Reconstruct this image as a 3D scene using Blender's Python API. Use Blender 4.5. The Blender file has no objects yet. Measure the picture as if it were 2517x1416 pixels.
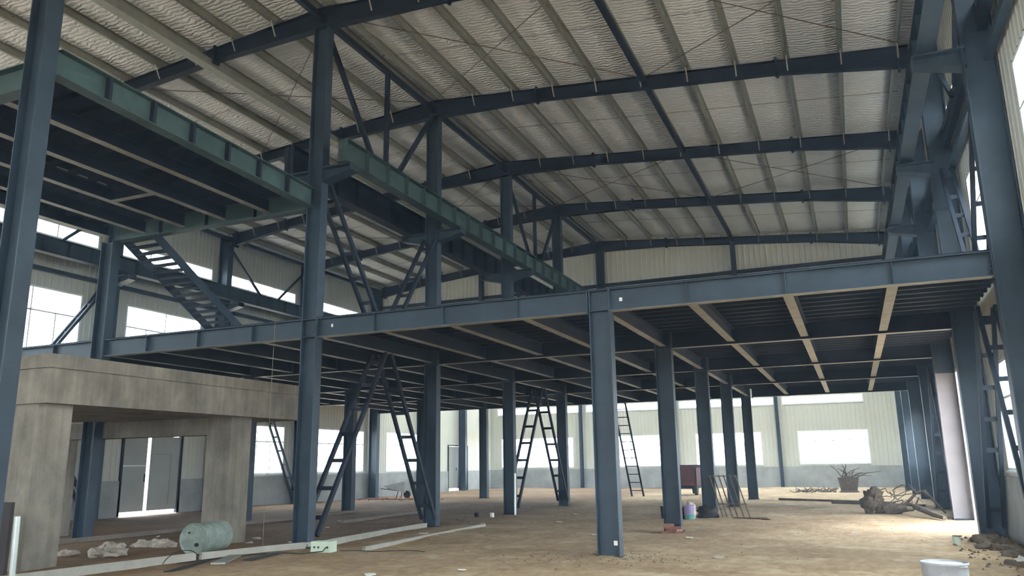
import bpy, math, random
from mathutils import Vector, Matrix
import mathutils.noise as mnoise
random.seed(7)
SC = bpy.context.scene
COL = SC.collection
# ------------------------------------------------------------------ camera, sky, exposure
cam = bpy.data.cameras.new('camera'); camo = bpy.data.objects.new('camera', cam); COL.objects.link(camo)
YAW, PITCH, ROLL, FPX = .3983, .2196, -.0146, 1943.
fw = Vector((-math.sin(YAW)*math.cos(PITCH), math.cos(YAW)*math.cos(PITCH), math.sin(PITCH)))
rt = Vector((math.cos(YAW), math.sin(YAW), 0)); up = rt.cross(fw)
r2 = rt*math.cos(ROLL)+up*math.sin(ROLL); u2 = up*math.cos(ROLL)-rt*math.sin(ROLL)
camo.matrix_world = Matrix(((r2.x, u2.x, -fw.x, 0), (r2.y, u2.y, -fw.y, 0), (r2.z, u2.z, -fw.z, 1.65), (0, 0, 0, 1)))
cam.sensor_width = 36; cam.lens = FPX*36/2517; cam.clip_end = 400; cam.clip_start = .05
SC.camera = camo
W = bpy.data.worlds.new('overcast_sky'); SC.world = W; W.use_nodes = True
wn = W.node_tree; wn.nodes.clear()
bg = wn.nodes.new('ShaderNodeBackground'); wo = wn.nodes.new('ShaderNodeOutputWorld')
bg.inputs[0].default_value = (.84, .92, 1.0, 1); bg.inputs[1].default_value = 12.0
wn.links.new(bg.outputs[0], wo.inputs[0])
SC.view_settings.view_transform = 'Standard'; SC.view_settings.look = 'None'
SC.view_settings.exposure = 0.75; SC.view_settings.gamma = 1; SC.view_settings.use_curve_mapping = False
SC.cycles.max_bounces = 8; SC.cycles.diffuse_bounces = 5; SC.cycles.transparent_max_bounces = 12
SC.cycles.sample_clamp_indirect = 8

# ------------------------------------------------------------------ materials
def lin(c): return tuple(((x/255)/12.92 if x/255 <= .04045 else ((x/255+.055)/1.055)**2.4) for x in c)+(1,)
def mat(name, rgb, rough=.6, metal=0., var=.15, scale=4., bump=0., bscale=20., rgb2=None, detail=6., stretch=(1, 1, 1), spec=.5, ramp=(.35, .65)):
    m = bpy.data.materials.new(name); m.use_nodes = True; nt = m.node_tree; N = nt.nodes; L = nt.links
    b = N['Principled BSDF']; b.inputs['Roughness'].default_value = rough; b.inputs['Metallic'].default_value = metal
    b.inputs['Specular IOR Level'].default_value = spec
    tc = N.new('ShaderNodeTexCoord'); mp = N.new('ShaderNodeMapping'); mp.inputs['Scale'].default_value = stretch
    geo = N.new('ShaderNodeNewGeometry')
    L.new(geo.outputs['Position'], mp.inputs[0])
    no = N.new('ShaderNodeTexNoise'); no.inputs['Scale'].default_value = scale; no.inputs['Detail'].default_value = detail
    no.inputs['Roughness'].default_value = .65
    L.new(mp.outputs[0], no.inputs[0])
    cr = N.new('ShaderNodeValToRGB'); cr.color_ramp.elements[0].position = ramp[0]; cr.color_ramp.elements[1].position = ramp[1]
    c = lin(rgb)
    cr.color_ramp.elements[0].color = tuple(x*(1-var) for x in c[:3])+(1,)
    cr.color_ramp.elements[1].color = lin(rgb2) if rgb2 else tuple(min(1, x*(1+var)) for x in c[:3])+(1,)
    L.new(no.outputs[0], cr.inputs[0]); L.new(cr.outputs[0], b.inputs['Base Color'])
    if bump:
        n2 = N.new('ShaderNodeTexNoise'); n2.inputs['Scale'].default_value = bscale; n2.inputs['Detail'].default_value = 5
        L.new(mp.outputs[0], n2.inputs[0]); bp = N.new('ShaderNodeBump'); bp.inputs['Strength'].default_value = bump
        bp.inputs['Distance'].default_value = .05
        L.new(n2.outputs[0], bp.inputs['Height']); L.new(bp.outputs[0], b.inputs['Normal'])
    return m
M = {}
M['steel'] = mat('blue_grey_paint', (46, 59, 70), .5, spec=.25, var=.2, scale=1.3)
M['green_steel'] = mat('green_grey_paint', (58, 77, 76), .55, spec=.25, var=.2, scale=1.5)
M['dark_steel'] = mat('dark_blue_paint', (27, 35, 46), .6, spec=.2, var=.2, scale=2)
M['floor_bounce'] = mat('painted_floor_bounce', (128, 122, 108), .5, var=.2, scale=3)  # light bounced off the floor, painted as a paler tan under beams
M['door_lit'] = mat('door_lit_steel', (112, 108, 110), .6, var=.08, scale=1.5)  # door light painted into the colour of one column's lower part
M['zinc'] = mat('galvanised_steel', (132, 132, 122), .5, .3, var=.12, scale=6)
M['deck'] = mat('mezzanine_deck_sheet', (32, 39, 50), .7, .0, spec=.2, var=.15, scale=2)
M['cladding'] = mat('cream_cladding', (190, 190, 178), .55, var=.04, scale=.6)
M['dado'] = mat('grey_render', (150, 152, 150), .9, var=.16, scale=1.2, bump=.3, bscale=14)
M['pvc'] = mat('white_pvc', (225, 230, 228), .4, var=.03)
M['concrete'] = mat('cast_concrete', (122, 116, 105), .9, var=.3, scale=1.3, bump=.35, bscale=9, stretch=(1, 1, .8))
M['door'] = mat('grey_door_paint', (150, 152, 146), .6, var=.06, scale=1)
M['rust'] = mat('rusty_rod', (92, 74, 62), .8, var=.25, scale=5)
M['black'] = mat('black_rubber', (26, 27, 30), .7, var=.2)
M['brick'] = mat('red_brick', (132, 92, 80), .9, var=.2, scale=12, bump=.4)
M['bark'] = mat('dry_wood', (88, 78, 67), .95, var=.4, scale=14, bump=.6)
M['sack'] = mat('dusty_plastic_sheet', (176, 166, 152), .6, var=.18, scale=5, bump=.8, bscale=12)
M['paper'] = mat('pale_scrap', (205, 203, 195), .8, var=.1, scale=8)
M['drum'] = mat('grey_drum_paint', (150, 152, 156), .55, .1, var=.18, scale=3.2)
M['drum2'] = mat('dusty_green_drum', (120, 130, 122), .8, .0, var=.25, scale=6)
M['red'] = mat('dull_red_paint', (84, 52, 56), .7, var=.25, scale=4)
M['box'] = mat('pale_green_box', (176, 188, 168), .5, var=.05)
M['dusty_white'] = mat('chalky_white_steel', (150, 146, 136), .7, .1, var=.1, scale=4)
M['purple'] = mat('purple_label', (120, 108, 142), .6, var=.1)
M['teal'] = mat('teal_label', (50, 120, 112), .6, var=.1)
M['pole'] = mat('silver_tube', (190, 198, 194), .35, .4, var=.08)
M['kerb'] = mat('dusty_kerb', (112, 102, 92), .9, var=.15, scale=3)
M['clod'] = mat('earth_clod', (98, 84, 70), .95, var=.3, scale=10, bump=.5)
def concrete_streaks():
    m = M['concrete']; nt = m.node_tree; N = nt.nodes; L = nt.links
    b = N['Principled BSDF']; src = b.inputs['Base Color'].links[0].from_socket
    geo = N.new('ShaderNodeNewGeometry'); mp = N.new('ShaderNodeMapping'); mp.inputs['Scale'].default_value = (7, 7, .5)
    L.new(geo.outputs['Position'], mp.inputs[0])
    no = N.new('ShaderNodeTexNoise'); no.inputs['Scale'].default_value = 1.1; no.inputs['Detail'].default_value = 4
    L.new(mp.outputs[0], no.inputs[0])
    cr = N.new('ShaderNodeValToRGB'); cr.color_ramp.elements[0].position = .42; cr.color_ramp.elements[1].position = .6
    cr.color_ramp.elements[0].color = (.74, .72, .69, 1); cr.color_ramp.elements[1].color = (1, 1, 1, 1)
    L.new(no.outputs[0], cr.inputs[0])
    mx = N.new('ShaderNodeMixRGB'); mx.blend_type = 'MULTIPLY'; mx.inputs[0].default_value = .6
    L.new(src, mx.inputs[1]); L.new(cr.outputs[0], mx.inputs[2]); L.new(mx.outputs[0], b.inputs['Base Color'])
concrete_streaks()
def insulation():
    m = bpy.data.materials.new('quilted_roof_insulation'); m.use_nodes = True; nt = m.node_tree; N = nt.nodes; L = nt.links
    b = N['Principled BSDF']; b.inputs['Roughness'].default_value = .55
    geo = N.new('ShaderNodeNewGeometry'); mp = N.new('ShaderNodeMapping'); mp.inputs['Scale'].default_value = (1, 1, 1)
    L.new(geo.outputs['Position'], mp.inputs[0])
    no = N.new('ShaderNodeTexNoise'); no.inputs['Scale'].default_value = .7; no.inputs['Detail'].default_value = 4
    L.new(mp.outputs[0], no.inputs[0])
    cr = N.new('ShaderNodeValToRGB'); cr.color_ramp.elements[0].position = .3; cr.color_ramp.elements[1].position = .7
    cr.color_ramp.elements[0].color = lin((216, 214, 210)); cr.color_ramp.elements[1].color = lin((230, 228, 224))
    L.new(no.outputs[0], cr.inputs[0]); L.new(cr.outputs[0], b.inputs['Base Color'])
    # wrinkles: quilting seams across the slope plus random creases
    wv = N.new('ShaderNodeTexWave'); wv.bands_direction = 'Y'; wv.inputs['Scale'].default_value = 2.4
    wv.inputs['Distortion'].default_value = 7; wv.inputs['Detail'].default_value = 4; wv.inputs['Detail Scale'].default_value = 1.6
    L.new(mp.outputs[0], wv.inputs[0])
    mp2 = N.new('ShaderNodeMapping'); mp2.inputs['Scale'].default_value = (2.2, 6.5, 1); mp2.inputs['Rotation'].default_value = (0, 0, .12)
    L.new(geo.outputs['Position'], mp2.inputs[0])
    vo = N.new('ShaderNodeTexVoronoi'); vo.inputs['Scale'].default_value = 1.0; L.new(mp2.outputs[0], vo.inputs[0])
    ad = N.new('ShaderNodeMath'); ad.operation = 'MULTIPLY_ADD'; ad.inputs[1].default_value = .45
    L.new(vo.outputs['Distance'], ad.inputs[0]); L.new(wv.outputs['Fac'], ad.inputs[2])
    bp = N.new('ShaderNodeBump'); bp.inputs['Strength'].default_value = .55; bp.inputs['Distance'].default_value = .06
    L.new(ad.outputs[0], bp.inputs['Height']); L.new(bp.outputs[0], b.inputs['Normal'])
    return m
M['insulation'] = insulation()
def dirt():
    m = bpy.data.materials.new('dry_dirt_floor'); m.use_nodes = True; nt = m.node_tree; N = nt.nodes; L = nt.links
    b = N['Principled BSDF']; b.inputs['Roughness'].default_value = .95; b.inputs['Specular IOR Level'].default_value = .2
    geo = N.new('ShaderNodeNewGeometry')
    def noise(s, d, st=(1, 1, 1)):
        mp = N.new('ShaderNodeMapping'); mp.inputs['Scale'].default_value = st; L.new(geo.outputs['Position'], mp.inputs[0])
        n = N.new('ShaderNodeTexNoise'); n.inputs['Scale'].default_value = s; n.inputs['Detail'].default_value = d
        n.inputs['Roughness'].default_value = .65; L.new(mp.outputs[0], n.inputs[0]); return n
    a = noise(.35, 6); f = noise(6, 8, (1, .6, 1)); g = noise(.9, 4)
    cr = N.new('ShaderNodeValToRGB'); cr.color_ramp.elements[0].position = .32; cr.color_ramp.elements[1].position = .68
    cr.color_ramp.elements[0].color = lin((150, 124, 96)); cr.color_ramp.elements[1].color = lin((196, 172, 138))
    L.new(a.outputs[0], cr.inputs[0])
    c2 = N.new('ShaderNodeValToRGB'); c2.color_ramp.elements[0].position = .38; c2.color_ramp.elements[1].position = .62
    c2.color_ramp.elements[0].color = (.66, .64, .62, 1); c2.color_ramp.elements[1].color = (1, 1, 1, 1)
    L.new(f.outputs[0], c2.inputs[0])
    mx = N.new('ShaderNodeMixRGB'); mx.blend_type = 'MULTIPLY'; mx.inputs[0].default_value = .8
    L.new(cr.outputs[0], mx.inputs[1]); L.new(c2.outputs[0], mx.inputs[2])
    c3 = N.new('ShaderNodeValToRGB'); c3.color_ramp.elements[0].position = .55; c3.color_ramp.elements[1].position = .72
    c3.color_ramp.elements[0].color = (0, 0, 0, 1); c3.color_ramp.elements[1].color = (1, 1, 1, 1)
    L.new(g.outputs[0], c3.inputs[0])
    m2 = N.new('ShaderNodeMixRGB'); m2.inputs[2].default_value = lin((190, 172, 144))
    L.new(c3.outputs[0], m2.inputs[0]); L.new(mx.outputs[0], m2.inputs[1])
    # ground left of the ridge row gets a darker, redder base colour
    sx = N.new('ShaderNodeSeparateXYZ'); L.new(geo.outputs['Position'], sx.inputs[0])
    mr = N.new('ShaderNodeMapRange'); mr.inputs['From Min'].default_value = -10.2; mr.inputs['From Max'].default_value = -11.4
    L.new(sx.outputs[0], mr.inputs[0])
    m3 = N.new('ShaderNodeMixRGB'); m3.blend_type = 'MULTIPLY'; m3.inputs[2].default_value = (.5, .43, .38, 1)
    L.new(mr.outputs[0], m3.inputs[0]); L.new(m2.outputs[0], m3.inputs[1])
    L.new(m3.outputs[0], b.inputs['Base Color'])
    bp = N.new('ShaderNodeBump'); bp.inputs['Strength'].default_value = .6; bp.inputs['Distance'].default_value = .04
    L.new(f.outputs[0], bp.inputs['Height']); L.new(bp.outputs[0], b.inputs['Normal'])
    return m
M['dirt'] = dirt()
def glass():
    m = bpy.data.materials.new('window_glass'); m.use_nodes = True; nt = m.node_tree; N = nt.nodes; L = nt.links; N.clear()
    o = N.new('ShaderNodeOutputMaterial'); t = N.new('ShaderNodeBsdfTransparent'); g = N.new('ShaderNodeBsdfGlossy')
    t.inputs[0].default_value = (.93, .96, .96, 1); g.inputs['Roughness'].default_value = .03
    mx = N.new('ShaderNodeMixShader'); mx.inputs[0].default_value = .06
    L.new(t.outputs[0], mx.inputs[1]); L.new(g.outputs[0], mx.inputs[2]); L.new(mx.outputs[0], o.inputs[0]); return m
M['glass'] = glass()

# ------------------------------------------------------------------ mesh helpers
class MB:
    def __init__(s): s.v = []; s.f = []
    def hexa(s, c):
        n = len(s.v); s.v += [tuple(x) for x in c]
        s.f += [tuple(n+i for i in q) for q in ((0, 3, 2, 1), (4, 5, 6, 7), (0, 1, 5, 4), (1, 2, 6, 5), (2, 3, 7, 6), (3, 0, 4, 7))]
    def box(s, x0, x1, y0, y1, z0, z1):
        s.hexa([(x0, y0, z0), (x1, y0, z0), (x1, y1, z0), (x0, y1, z0), (x0, y0, z1), (x1, y0, z1), (x1, y1, z1), (x0, y1, z1)]); return s
    def bar(s, p, q, a, b, upv=(0, 0, 1)):
        p = Vector(p); q = Vector(q); d = (q-p).normalized(); u = Vector(upv)
        if abs(d.dot(u)) > .99: u = Vector((0, 1, 0))
        r = d.cross(u).normalized(); u = r.cross(d)
        c = [r*(-a/2)+u*(-b/2), r*(a/2)+u*(-b/2), r*(a/2)+u*(b/2), r*(-a/2)+u*(b/2)]
        s.hexa([p+k for k in c]+[q+k for k in c]); return s
    def tube(s, p, q, r, n=8, r2=None, cap=True):
        p = Vector(p); q = Vector(q); d = (q-p).normalized(); u = Vector((0, 0, 1))
        if abs(d.z) > .95: u = Vector((1, 0, 0))
        e = d.cross(u).normalized(); f = e.cross(d); r2 = r if r2 is None else r2; k = len(s.v)
        for c, rr in ((p, r), (q, r2)):
            for i in range(n):
                a = 2*math.pi*i/n; s.v.append(tuple(c+e*math.cos(a)*rr+f*math.sin(a)*rr))
        for i in range(n):
            j = (i+1) % n; s.f.append((k+i, k+j, k+n+j, k+n+i))
        if cap: s.f.append(tuple(k+i for i in range(n))[::-1]); s.f.append(tuple(k+n+i for i in range(n)))
        return s
    def path(s, pts, r, n=6):
        for a, b in zip(pts, pts[1:]): s.tube(a, b, r, n)
        return s
    def lathe(s, c, prof, n=24, ax=(0, 0, 1), u=(1, 0, 0)):
        ax = Vector(ax).normalized(); u = Vector(u).normalized(); w = ax.cross(u); c = Vector(c); k = len(s.v)
        for (h, r) in prof:
            for i in range(n):
                a = 2*math.pi*i/n; s.v.append(tuple(c+ax*h+(u*math.cos(a)+w*math.sin(a))*r))
        for j in range(len(prof)-1):
            for i in range(n):
                i2 = (i+1) % n; s.f.append((k+j*n+i, k+j*n+i2, k+(j+1)*n+i2, k+(j+1)*n+i))
        s.f.append(tuple(k+i for i in range(n))[::-1]); s.f.append(tuple(k+(len(prof)-1)*n+i for i in range(n))); return s
    def ibeam(s, p, q, h, w, tf=.018, tw=.012, upv=(0, 0, 1)):
        "I section centred on the line p-q, depth h along upv, flange width w"
        p = Vector(p); q = Vector(q); d = (q-p).normalized(); u = Vector(upv); u = (u-d*u.dot(d)).normalized(); r = d.cross(u)
        for (a0, a1, b0, b1) in ((-w/2, w/2, -h/2, -h/2+tf), (-w/2, w/2, h/2-tf, h/2), (-tw/2, tw/2, -h/2+tf, h/2-tf)):
            c = [r*a0+u*b0, r*a1+u*b0, r*a1+u*b1, r*a0+u*b1]; s.hexa([p+k for k in c]+[q+k for k in c])
        return s
    def build(s, name, m, parent=None, smooth=False):
        me = bpy.data.meshes.new(name); me.from_pydata(s.v, [], s.f); me.materials.append(m if not isinstance(m, str) else M[m])
        if smooth:
            for p in me.polygons: p.use_smooth = len(p.vertices) < 8
        me.validate(); o = bpy.data.objects.new(name, me); COL.objects.link(o)
        if parent: o.parent = parent
        return o
def tag(o, label=None, cat=None, group=None, kind=None):
    if label: o['label'] = label
    if cat: o['category'] = cat
    if group: o['group'] = group
    if kind: o['kind'] = kind
    return o
def empty(name, label, cat, group=None, loc=(0, 0, 0)):
    o = bpy.data.objects.new(name, None); COL.objects.link(o); o.location = loc; o.empty_display_size = .2
    return tag(o, label, cat, group)
def child(o, parent):
    "parent while keeping world-space vertices"
    o.parent = parent; o.matrix_parent_inverse = Matrix.Translation(-parent.location); return o
def rep(me, name, parent, loc, rot=(0, 0, 0), sc=(1, 1, 1)):
    o = bpy.data.objects.new(name, me); COL.objects.link(o); o.parent = parent; o.location = loc; o.rotation_euler = rot; o.scale = sc; return o

# ------------------------------------------------------------------ layout
XA, XL, XB, XM, XC = -24.45, -17.75, -11.1, -4.3, 2.62
WA, WC, YF, YB = -24.85, 2.9, 54.6, -9.0
F = {1: 7.75, 2: 14.6, 3: 20.31, 4: 25.96, 5: 31.57, 6: 38.1, 7: 43.6, 8: 49.1}
ZB, ZD = 4.52, 4.94           # mezzanine beam bottom / top
ORD = {1: 'first', 2: 'second', 3: 'third', 4: 'fourth', 5: 'fifth', 6: 'sixth', 7: 'seventh', 8: 'eighth', 9: 'ninth', 10: 'tenth', 11: 'eleventh', 12: 'twelfth', 13: 'thirteenth', 14: 'fourteenth', 15: 'fifteenth'}
def roof_z(x): return 12.84-.0905*abs(x-XB)      # top of rafters

# floor: gently uneven dirt
def floor_h(x, y):
    h = .05*mnoise.noise(Vector((x*.35, y*.35, 0)))+.02*mnoise.noise(Vector((x*1.4, y*1.4, 3)))
    return h-.02
def make_floor():
    mb = MB(); nx, ny = 150, 260
    xs = [WA-.3+(WC-WA+.6)*i/nx for i in range(nx+1)]; ys = [YB+(YF-YB+.3)*(j/ny)**1.0 for j in range(ny+1)]
    for y in ys:
        for x in xs: mb.v.append((x, y, floor_h(x, y)))
    for j in range(ny):
        for i in range(nx):
            a = j*(nx+1)+i; mb.f.append((a, a+1, a+nx+2, a+nx+1))
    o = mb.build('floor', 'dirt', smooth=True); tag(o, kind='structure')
make_floor()
g = MB(); g.v = [(-140, -90, -.16), (120, -90, -.16), (120, 170, -.16), (-140, 170, -.16)]; g.f = [(0, 1, 2, 3)]
tag(g.build('ground', mat('pale_yard_soil', (190, 170, 148), .95, scale=.5)), kind='structure')  # even pale soil colour around the hall

# ceiling: two quilted slopes with the blanket sagging between purlins
PUR = [1.44+1.29*k for k in range(10)]
def make_ceiling():
    mb = MB(); xs = sorted(set([round(XB+s*(p+dd), 3) for s in (-1, 1) for p in [0.15]+PUR for dd in (0, .32, .64, .97)]+[XB, WA-.3, WC+.3]))
    xs = [x for x in xs if WA-.3 <= x <= WC+.3]
    ys = [YB+(38.35-YB)*j/70 for j in range(71)]
    for y in ys:
        for x in xs:
            d = abs(x-XB); k = min(abs(d-p) for p in PUR+[0, 14])
            z = roof_z(x)+.215-.028*min(1, k/.3)+.012*mnoise.noise(Vector((x*1.7, y*1.7, 5)))
            mb.v.append((x, y, z))
    n = len(xs)
    for j in range(len(ys)-1):
        for i in range(n-1):
            a = j*n+i; mb.f.append((a, a+n, a+n+1, a+1))
    o = mb.build('ceiling', 'insulation', smooth=True); tag(o, kind='structure')
    t = MB()
    for s in (-1, 1):
        xe = WA-.3 if s < 0 else WC+.3
        c = [(XB, YB, roof_z(XB)+.26), (xe, YB, roof_z(xe)+.26), (xe, 38.35, roof_z(xe)+.26), (XB, 38.35, roof_z(XB)+.26)]
        t.hexa([c[0], c[1], c[2], c[3]]+[(a, b, z+.04) for a, b, z in c])
    child(t.build('roof_sheet', 'zinc'), o)
make_ceiling()

# ------------------------------------------------------------------ walls with openings
def ribbed(mb, axis, w, a0, a1, z0, z1, out, pitch=.25):
    "profiled sheet in the plane axis=w between a0..a1, ribs proud towards the room"
    n = max(1, round((a1-a0)/pitch)); st = (a1-a0)/n; d = -.014*out; pts = []
    for i in range(n):
        b = a0+i*st; pts += [(b, 0), (b+st*.62, 0), (b+st*.72, d), (b+st*.9, d)]
    pts.append((a1, 0)); k = len(mb.v)
    for (a, dd) in pts:
        for z in (z0, z1): mb.v.append((w+dd, a, z) if axis == 'x' else (a, w+dd, z))
    for i in range(len(pts)-1):
        b = k+2*i; q = (b, b+2, b+3, b+1); mb.f.append(q)
def wall(name, axis, w, lo, hi, z0, z1, holes, out, dado_top=1.27, nodado=()):
    "sheet wall cut into rectangles around holes (a0,a1,z0,z1)"
    mb = MB(); A = sorted(set([lo, hi]+[h[0] for h in holes]+[h[1] for h in holes])); back = MB()
    for a0, a1 in zip(A, A[1:]):
        Z = sorted(set([max(z0, dado_top), z1]+[z for h in holes if h[0] < a1-1e-6 and h[1] > a0+1e-6 for z in h[2:4] if max(z0, dado_top) < z < z1]))
        for b0, b1 in zip(Z, Z[1:]):
            am, bm = (a0+a1)/2, (b0+b1)/2
            if any(h[0] < am < h[1] and h[2] < bm < h[3] for h in holes): continue
            ribbed(mb, axis, w, a0, a1, b0, b1, out)
            e = w+.12*out
            if axis == 'x': back.box(min(w+.01*out, e), max(w+.01*out, e), a0, a1, b0, b1)
            else: back.box(a0, a1, min(w+.01*out, e), max(w+.01*out, e), b0, b1)
    o = mb.build(name, 'cladding'); tag(o, kind='structure')
    child(back.build('outer_sheet', 'cladding'), o)
    if z0 < dado_top:
        d = MB(); segs = [lo, hi]+[v for h in holes if h[2] < dado_top for v in h[:2]]; S = sorted(set(segs))
        for a0, a1 in zip(S, S[1:]):
            am = (a0+a1)/2
            if any(h[0] < am < h[1] and h[2] < .5 for h in holes): continue
            i, e = w-.06*out, w+.2*out
            if axis == 'x': d.box(min(i, e), max(i, e), a0, a1, -.15, dado_top)
            else: d.box(a0, a1, min(i, e), max(i, e), -.15, dado_top)
        child(d.build('dado', 'dado'), o)
    return o
WN = [0]
def window(axis, w, a0, a1, z0, z1, out, cols=4, transom=None, label=True):
    WN[0] += 1
    fr = MB(); t = .06; e0, e1 = w+.0*out, w+.1*out; lo_, hi_ = min(e0, e1), max(e0, e1)
    def B(mb, p, q, r, s, u=lo_, v=hi_):
        (mb.box(u, v, p, q, r, s) if axis == 'x' else mb.box(p, q, u, v, r, s))
    B(fr, a0, a1, z0, z0+t); B(fr, a0, a1, z1-t, z1); B(fr, a0, a0+t, z0+t, z1-t); B(fr, a1-t, a1, z0+t, z1-t)
    o = fr.build('window_%d' % WN[0], 'pvc'); tag(o, kind='structure')
    zs = [z0+t]+([transom] if transom else [])+[z1-t]
    if transom: m = MB(); B(m, a0+t, a1-t, transom-.025, transom+.025); child(m.build('transom', 'pvc'), o)
    for zi, (p, q) in enumerate(zip(zs, zs[1:])):
        c = cols if (zi == 0 or not transom) else max(1, cols//2); c = max(1, c)
        for k in range(c):
            b0 = a0+t+(a1-a0-2*t)*k/c; b1 = a0+t+(a1-a0-2*t)*(k+1)/c
            if k: m = MB(); B(m, b0-.022, b0+.022, p, q); child(m.build('mullion', 'pvc'), o)
            gl = MB(); mid = (lo_+hi_)/2; B(gl, b0, b1, p, q, mid-.003, mid+.003); child(gl.build('pane', 'glass'), o)
    s = MB(); sl = (min(w-.05*out, w+.12*out), max(w-.05*out, w+.12*out)); B(s, a0-.03, a1+.03, z0-.04, z0, *sl); child(s.build('window_sill', 'pvc'), o)
    return o
GW = [(15.7, 19.5), (21.4, 25.2), (27.1, 30.95), (33.4, 37.7), (40.0, 43.75)]     # window bays between the frames
def side_wall(name, w, out, lower, doors):
    holes = []; wins = []
    near = [(8.9, 13.7), (1.6, 6.2), (-6., -1.5)]
    for (a, b) in lower: holes.append((a, b, 1.38, 3.58)); wins.append((a, b, 1.38, 3.58, 4, 2.83))
    for (a, b) in GW[:4]+near: holes.append((a, b, 5.55, 7.78)); wins.append((a, b, 5.55, 7.78, 4, 6.95))
    rb = [(YB+.4, 1.6), (2.2, 7.4), (8.1, 14.3), (14.95, 19.95), (20.6, 25.65), (26.25, 31.3), (31.9, 37.8)]
    for (a, b) in rb: holes.append((a, b, 9.57, 10.12)); wins.append((a, b, 9.57, 10.12, 3, None))
    for dd in doors: holes.append(dd)
    h1 = [h for h in holes if h[0] < 38.3]; h2 = [h for h in holes if h[0] > 38.3 or h[1] > 38.3]
    wall(name, 'x', w, YB, 38.3, 0, roof_z(w)+.22, h1, out)
    wall(name+'_annex', 'x', w, 38.3, YF, 0, 7.6, h2, out)
    for q in wins: window('x', w, q[0], q[1], q[2], q[3], out, q[4], q[5])
side_wall('wall_left', WA, -1, GW[2:]+[(9.2, 13.4)], [(21.8, 24.55, -.2, 2.95), (47.7, 50.5, -.2, 2.92)])
side_wall('wall_right', WC, 1, [GW[0], GW[3], GW[4], (8.9, 13.2), (2.0, 6.2), (27.4, 30.6)], [(20.75, 25.6, -.2, 4.05)])
fw_h = [(-3.27, .9, 1.4, 3.5), (-9.75, -5.5, 1.4, 3.5), (-16.3, -12.1, 1.4, 3.5), (-24.0, -18.4, 1.4, 3.5)]
fs_h = [(-4.05, .82, 5.2, 5.72), (-10.75, -4.55, 5.2, 5.72), (-17.4, -11.3, 5.2, 5.72), (-24.3, -17.9, 5.2, 5.72)]
wall('wall_far', 'y', YF, WA, WC, 0, 7.6, fw_h+fs_h, 1)
for h in fw_h: window('y', YF, *h, 1, 4, 2.85)
for h in fs_h: window('y', YF, *h, 1, 4, None)
wall('wall_near', 'y', YB, WA, WC, 0, 13.1, [(-9.5, -2.5, -.2, 5.0), (-20, -14, 1.38, 3.6), (-21, -13, 5.55, 7.8), (-9, -1, 5.55, 7.8)], -1)
for h in ((-20, -14, 1.38, 3.6), (-21, -13, 5.55, 7.8), (-9, -1, 5.55, 7.8)): window('y', YB, *h, -1, 6, None)
# upper gable wall over the mezzanine (its top follows the roof)
gm = MB(); n = 110
for i in range(n):
    x0 = WA+(WC-WA)*i/n; x1 = WA+(WC-WA)*(i+1)/n; st = x1-x0
    pts = [(x0, 0), (x0+st*.62, 0), (x0+st*.72, -.03), (x0+st*.9, -.03), (x1, 0)]
    for (a, da), (b, db) in zip(pts, pts[1:]):
        k = len(gm.v); gm.v += [(a, 38.3+da, ZD), (b, 38.3+db, ZD), (b, 38.3+db, roof_z(b)+.25), (a, 38.3+da, roof_z(a)+.25)]; gm.f.append((k, k+1, k+2, k+3))
gb = gm.build('wall_gable', 'cladding'); tag(gb, kind='structure')
# annex roof: sheet strips with unseen glazed gaps added to brighten the far wall
ar = MB(); y = 38.35
for k, (a, b) in enumerate(((38.35, 40.9), (42.0, 46.2), (47.3, 50.9), (51.8, YF+.2))): ar.box(WA-.2, WC+.2, a, b, 7.6, 7.7)
ao = ar.build('ceiling_annex', 'zinc'); tag(ao, kind='structure')
for k, (a, b) in enumerate(((40.9, 42.0), (46.2, 47.3), (50.9, 51.8))):
    s = MB().box(WA-.2, WC+.2, a, b, 7.62, 7.64).build('added_light_pane', 'glass'); child(s, ao)

# wall girts (horizontal rails) on gable and side walls
for nm, z, lab in (('high', 10.5, 'dark horizontal rail along the gable wall just above the mezzanine edge'),):
    tag(MB().bar((WA+.3, 38.15, z), (WC-.3, 38.15, z), .14, .16).build('wall_rail', 'dark_steel'), lab, 'rail')
    tag(MB().bar((WA+.3, 38.2, z-.2), (WC-.3, 38.2, z-.2), .1, .12).build('wall_flashing', 'cladding'), 'pale flashing strip under the dark rail on the gable wall', 'flashing')
for sgn, w, side in ((-1, WA+.14, 'left'), (1, WC-.14, 'right')):
    for z, what in ((9.35, 'just below the ribbon windows'), (8.35, 'between the runway beam and the upper windows')):
        tag(MB().bar((w, 7.9, z), (w, 38, z), .14, .14).build('wall_rail', 'steel'), 'steel wall rail on the %s wall, %s' % (side, what), 'rail')

# ------------------------------------------------------------------ columns
RN = {'A': ('on the left wall', XA), 'L': ('in the middle of the left bay', XL), 'B': ('under the roof ridge', XB), 'M': ('in the middle of the right bay', XM), 'C': ('on the right wall', XC)}
def column(row, f, zt, x, y, label, h=.42, w=.26, caps=(), m='steel'):
    e = empty('steel_column', label, 'column', 'columns '+RN[row][0], (x, y, 0))
    o = MB().ibeam((x, y, -.12), (x, y, zt), h, w, .02, .014, upv=(1, 0, 0)).build('shaft', m); child(o, e)
    child(MB().box(x-h/2-.03, x+h/2+.03, y-w/2-.03, y+w/2+.03, -.12, .0).build('base_plate', 'dark_steel'), e)
    for z in caps:
        s = MB()
        for q in (-1, 1): s.box(x-h/2+.02, x+h/2-.02, y+q*.006+(0 if q > 0 else -w/2+.01), y+q*.006+(w/2-.01 if q > 0 else 0), z, z+.014)
        child(s.build('stiffener', 'steel'), e)
    return e
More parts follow.
